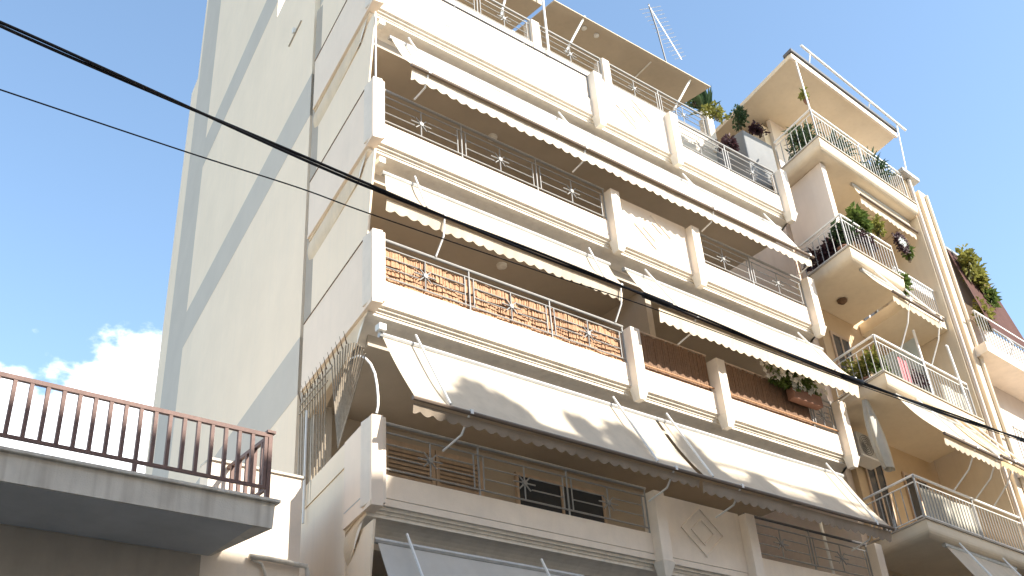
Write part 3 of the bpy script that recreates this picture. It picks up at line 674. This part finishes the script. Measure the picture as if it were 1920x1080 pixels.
pa, pz = atR(1620, 450, .14); rp('mixed brown green plants massed along the front bars of the wreath balcony', pa, .14, 4, pz-ZR(4), (.6, .12, .22), 700, .1, LEAFP, 16, pot=None)
rp('green leafy plant hanging past the end of the wreath balcony', 2.35, .1, 4, -.05, (.2, .15, .3), 380, .12, LEAF, 11, pot=None)
rp('yellow green plants behind the side bars of the flowered balcony', .22, .6, 3, .55, (.14, .5, .35), 500, .12, LEAFY, 12)
rp('green shrub behind the front bars near the pink cloth', .45, .3, 3, .4, (.25, .16, .3), 350, .11, LEAF, 13)
rp('dark flowering plant near the middle of the flowered balcony rail', 1.85, .2, 3, .35, (.22, .16, .3), 320, .1, LEAFP, 14)
# round wreath of dark leaves about a pale disc
a, zz = atR(1690, 455, 0); wr = thing('leaf_wreath', 'round dark leafy wreath about a pale disc on the balcony rail', 'wreath', RF(a, 0, zz))
rnd = random.Random(5); b = MB()
for _ in range(900):
    t = rnd.uniform(0, 6.283); rr = .185+rnd.gauss(0, .035); p = RF(a, 0, zz)+Vector((math.cos(t)*rr, rnd.gauss(0, .035), math.sin(t)*rr*1.1))
    d = Vector((rnd.gauss(0, 1), rnd.gauss(0, .6), rnd.gauss(0, 1))).normalized(); b.leaf(p, d, Vector((0, -1, .3)), .07, .02)
part('foliage', b, LEAFP, wr); b = MB(); b.tube([RF(a, -.03, zz), RF(a, .0, zz)], .13, 20); part('disc', b, MIRR, wr)
rp('bright green plant tucked against the wreath', a+.32, .05, 4, zz-ZR(4)-.08, (.1, .1, .26), 220, .1, LEAF, 15, pot=None)

# planter wall and plants at the right end of the roof terrace
PB = aty(1392, 242, .9)
pw = thing('roof_planter', 'tall pale grey planter box at the end of the roof terrace', 'planter', (PB.x, PB.y, PB.z-1.2))
part('box', MB().box(PB.x, PB.x+1.15, PB.y, PB.y+1.1, PB.z-1.6, PB.z), PLANT, pw, bevel=.04)
for i, (px, py, rad, m, lab) in enumerate((((1345, 212), 0, (.35, .2, .2), LEAFY, 'thin olive shrub between the terrace post and grey planter'), ((1385, 222), 0, (.25, .2, .3), LEAFD, 'dark green shrub growing out of the grey planter'), ((1425, 245), 0, (.35, .18, .15), LEAFP, 'low purple plants along the top edge of the grey planter'), ((1365, 268), 0, (.3, .2, .2), LEAFP, 'straggling brown plant in front of the grey planter'))):
    p = aty(px[0], px[1], 1.0); plant('terrace_plant', lab, p, rad, 320, .1, m, None, 'plants on the roof terrace', i+30, stems=6)
p = aty(1318, 190, 2.3); t = thing('spiky_plant', 'grey green spiky plant standing behind the terrace rail', 'plant', p-Vector((0, 0, .5)), 'plants on the roof terrace')
b = MB(); rnd = random.Random(3)
for _ in range(34):
    d = Vector((rnd.gauss(0, .55), rnd.gauss(0, .4), 1)).normalized(); b.leaf(p-Vector((0, 0, .4)), d, Vector((0, -1, .1)), rnd.uniform(.6, 1.0), .025)
part('foliage', b, LEAFD, t); b = MB(); b.lathe(p-Vector((0, 0, .75)), [(.12, 0), (.17, .3), (.15, .35)], 12); part('pot', b, PLASW, t, True)
plant('terrace_plant', 'leafy dark shrub under the right end of the beige canopy', aty(1300, 178, 2.4), (.28, .2, .35), 340, .12, LEAFD, None, 'plants on the roof terrace', 41)

# ------------------------------------------------------------------ far right block with maroon awning
T = thing('far_apartment_building', 'pale apartment block beyond the peach one, with slim balconies', 'apartment building', RF(9, 3, 0))
part('front_wall', MB().fbox(RF, AE+.45, 14, .55, .8, 0, 15.0), PALE, T)
part('side_wall', MB().fbox(RF, AE+.45, AE+.7, .803, 10, 0, 15.0), PALE, T)
for k, zz in enumerate((13.3, 10.2, 7.1)):
    s = part('balcony_slab', MB().fbox(RF, AE+.6, 14, -.35, .547, zz-.25, zz), WHITE, T); r = MB(); r.tube([RF(AE+.65, -.3, zz+.9), RF(14, -.3, zz+.9)], .03, 6); rl = part('railing', r, WMET, s)
    for i in range(24): piece('baluster', bar(.88, .012), RF(AE+.65+i*.16, -.3, zz+.01), s)
am = MB(); am.grid(lambda u, v: RF(AE+1.3+u*(1.95+.25*v), .12-.5*v, 16.55-2.7*v+.02*math.sin(u*20)), 30, 8)
ma = thing('maroon_awning', 'steep dark maroon awning let down on the far block', 'awning', RF(AE+2.3, .12, 16.5)); part('fabric', am, FABMAR, ma, True)
b = MB(); b.tube([RF(AE+1.3, -.38, 13.84), RF(AE+3.5, -.38, 13.84)], .03, 8); part('front_bar', b, GMET, ma)
b = MB(); b.tube([RF(AE+1.25, .14, 16.58), RF(AE+3.3, .14, 16.58)], .05, 8); part('roller', b, GMET, ma)
for i, a in enumerate((AE+2.0, AE+3.3)):
    b = MB(); b.tube([RF(a, -.38, 13.85), RF(a, -.5, 13.6), RF(a, -.3, 13.3)], .02, 6); part('arm', b, WMET, ma)
part('attic_wall', MB().fbox(RF, AE+1.0, AE+3.3, .2, 4, 15.002, 16.6), PALE, T)
for i, (px, py, rad, m, lab) in enumerate(((1812, 490, (.22, .2, .5), LEAFY, 'tall yellow climbing plant at the top of the far block'), (1835, 520, (.3, .2, .55), LEAFY, 'bright yellow green bush beside the maroon awning'), (1855, 560, (.25, .2, .4), LEAF, 'light green trailing plant below the yellow bush'), (1848, 595, (.3, .2, .4), LEAFY, 'ochre leaved plant hanging over the far balcony'))):
    aa, zz = atR(px, py, -.15); plant('balcony_plant', lab, RF(aa, -.15, zz), rad, 260, .17, m, None, 'plants on the far block', i+60, stems=5)

# ------------------------------------------------------------------ left neighbour: low house with a terrace
zl = 6.32; XL = -1.32
H = thing('terrace_house', 'low old house with stained concrete roof balcony and brown railing', 'house', (-6, 3, 0))
part('wall', MB().box(-16, XL-.35, 1.2, 1.45, 0, zl-.36), OLDW, H)
part('terrace_floor', MB().box(-16, XL-.4, 1.25, 12, zl-.3, zl-.05), LIGHTFLOOR, H)
b = MB(); b.hexa([(-16, 0, zl-.35), (XL-.02, 0, zl-.35), (XL-.22, 1.199, zl-.35), (-16, 1.199, zl-.35), (-16, 0, zl-.045), (XL, 0, zl-.045), (XL, 1.24, zl-.045), (-16, 1.24, zl-.045)])
part('balcony_slab', b, CONC, H); part('slab_soffit', MB().box(-16, XL-.26, .02, 1.19, zl-.358, zl-.353), CONCD, H)
part('slab_edge', MB().box(-16, XL+.05, -.045, 1.2, zl-.042, zl), CONC, H, bevel=.008)
rr = MB(); rr.box(-16, XL-.06, .04, .09, zl+.80, zl+.85); rr.box(-16, XL-.06, .045, .085, zl+.14, zl+.175); RL = part('railing', rr, BROWN, H)
me = bar(.625, .021, BROWN, True)
for i in range(70): piece('baluster', me, (XL-.14-i*.172, .065, zl+.175), RL)
piece('rail_post', bar(.80, .026, BROWN, True), (XL-.085, .065, zl), RL)
for i in range(5): piece('rail_post', bar(.139, .023, BROWN, True), (XL-.14-(9+i*12)*.172, .065, zl), RL)
r2 = MB(); r2.box(XL-.108, XL-.062, .092, 1.3, zl+.80, zl+.846); r2.box(XL-.105, XL-.065, .09, 1.3, zl+.14, zl+.175); r2 = part('railing', r2, BROWN, H)
for i in range(5): piece('baluster', me, (XL-.085, .24+i*.21, zl+.175), r2)
cpb = MB(); cpb.box(XL-.14, XL-.03, .02, .13, zl+.851, zl+.885); part('rail_cap', cpb, BROWN, RL)
part('wall', MB().box(XL-.347, -.33, 1.2, 1.45, 0, 7.2), WHITE, H)
part('coping', MB().box(XL-.35, -.31, 1.17, 1.48, 7.203, 7.235), CONC, H)
part('terrace_parapet', MB().box(-.6, -.345, 1.452, 9, 0, 7.15), WHITE, H)
b = MB(); b.tube([aty(x, y, 1.14) for x, y in ((468, 1043), (500, 1047), (545, 1056), (574, 1062), (577, 1075), (577, 1200))], .035, 8); solo('waste_pipe', b, CONC, 'grey pipe crossing below the concrete balcony of the low house', 'pipe', smooth=True)
b = MB(); b.tube([aty(x, y, 1.16) for x, y in ((470, 1049), (490, 1056), (497, 1075), (500, 1200))], .02, 8); solo('thin_pipe', b, CONC, 'thin bent pipe dropping down the old beige wall', 'pipe', smooth=True)

# ------------------------------------------------------------------ cables along the street
def cable(label, pts, r, strands):
    P = [aty(x, y, -3) for x, y in pts]; d = (P[0]-P[1]).normalized(); d2 = (P[-1]-P[-2]).normalized()
    fine = [P[0]+d*(16-.12*i) for i in range(133)]
    for i in range(len(P)-1):
        p0, p1, p2, p3 = P[max(i-1, 0)], P[i], P[i+1], P[min(i+2, len(P)-1)]
        n = max(6, int((p2-p1).length/.12))
        for k in range(n):
            t = k/n; fine.append(.5*((2*p1)+(p2-p0)*t+(2*p0-5*p1+4*p2-p3)*t*t+(3*p1-p0-3*p2+p3)*t*t*t))
    fine += [P[-1]+d2*.12*i for i in range(200)]
    t = thing('power_cable', label, 'cable', fine[0], 'cables strung along the street')
    for s in range(strands):
        b = MB(); q = []
        for i, p in enumerate(fine):
            an = i*.12*1.1+s*2*math.pi/strands; q.append(p+Vector((0, math.cos(an), math.sin(an)))*(r*.62 if strands > 1 else 0))
        b.tube(q, r*(.62 if strands > 1 else 1), 6); part('strand', b, BLACK, t, True)
    if strands > 1:
        for x, y in ((1603, 713), (1240, 566)):
            c = aty(x, y, -3); k = min(range(len(fine)), key=lambda i: (fine[i]-c).length); b = MB(); b.tube([fine[k-2], fine[k-1], fine[k], fine[k+1], fine[k+2]], r*1.45, 8); part('splice_sleeve', b, BLACK, t, True)
cable('thick black twisted cable crossing in front of the buildings', [(0, 45), (350, 200), (700, 352), (1000, 472), (1240, 566), (1600, 712), (1920, 825)], .028, 2)
cable('thin dark wire strung below the thick twisted cable', [(0, 168), (350, 285), (560, 352), (700, 403), (1000, 505), (1240, 584), (1600, 718), (1920, 829)], .008, 1)

# ------------------------------------------------------------------ block across the street, behind the viewer, whose shade falls on the lower floors
O = thing('opposite_apartment_building', 'plain apartment block across the street with a planted roof edge', 'apartment building', (5, -19, 0))
HT = 17.75
part('wall', MB().box(-40, 45, -26, -14.6, 0, HT), WHITE, O); part('roof_wall', MB().box(6.9, 45, -20, -14.62, HT+.002, HT+.95), WHITE, O); part('roof_parapet', MB().box(-40, 45, -14.85, -14.58, HT, HT+.12), WHITE, O)
for k in range(1, 6):
    for i in range(20):
        wn = part('window', MB().box(-34+i*4, -32.4+i*4, -14.59, -14.55, k*3+.8, k*3+2.4), WMET, O) if i % 2 == 0 or k == 0 else None
        if wn: part('pane', MB().box(-33.9+i*4, -32.5+i*4, -14.55, -14.54, k*3+.9, k*3+2.3), GLASS, wn)
SH = ('the broadest and tall', 'small and narrow', 'slim and the tallest', 'broad but low', 'narrow and knee high', 'medium wide and flat topped', 'fairly wide and low', 'the widest of all, low')
for i, (x, r_, h_) in enumerate(((8.0, .6, .62), (9.75, .2, .5), (10.55, .42, .62), (12.4, .35, .85), (7.3, .2, .25), (15.6, .5, .25), (18.0, .6, .3), (13.6, .3, .3))):
    plant('roof_shrub', 'leafy potted shrub on the roof edge across the street, '+SH[i], (x, -14.9, HT+.95+h_*.8), (r_, .3, h_), 1700, .16, LEAF, (.16, .1, TERRA), 'shrubs on the opposite roof', 80+i, clumps=14)

b = MB(); b.tube([(12.6, -14.8, HT+1.55), (19, -14.8, HT+1.45)], .05, 6); b.tube([(12.6, -14.8, HT+1.2), (19, -14.8, HT+1.15)], .03, 6)
for x in (12.6, 15, 17, 19): b.tube([(x, -14.8, HT+.95), (x, -14.8, HT+1.56)], .03, 6)
part('roof_railing', b, WMET, O)
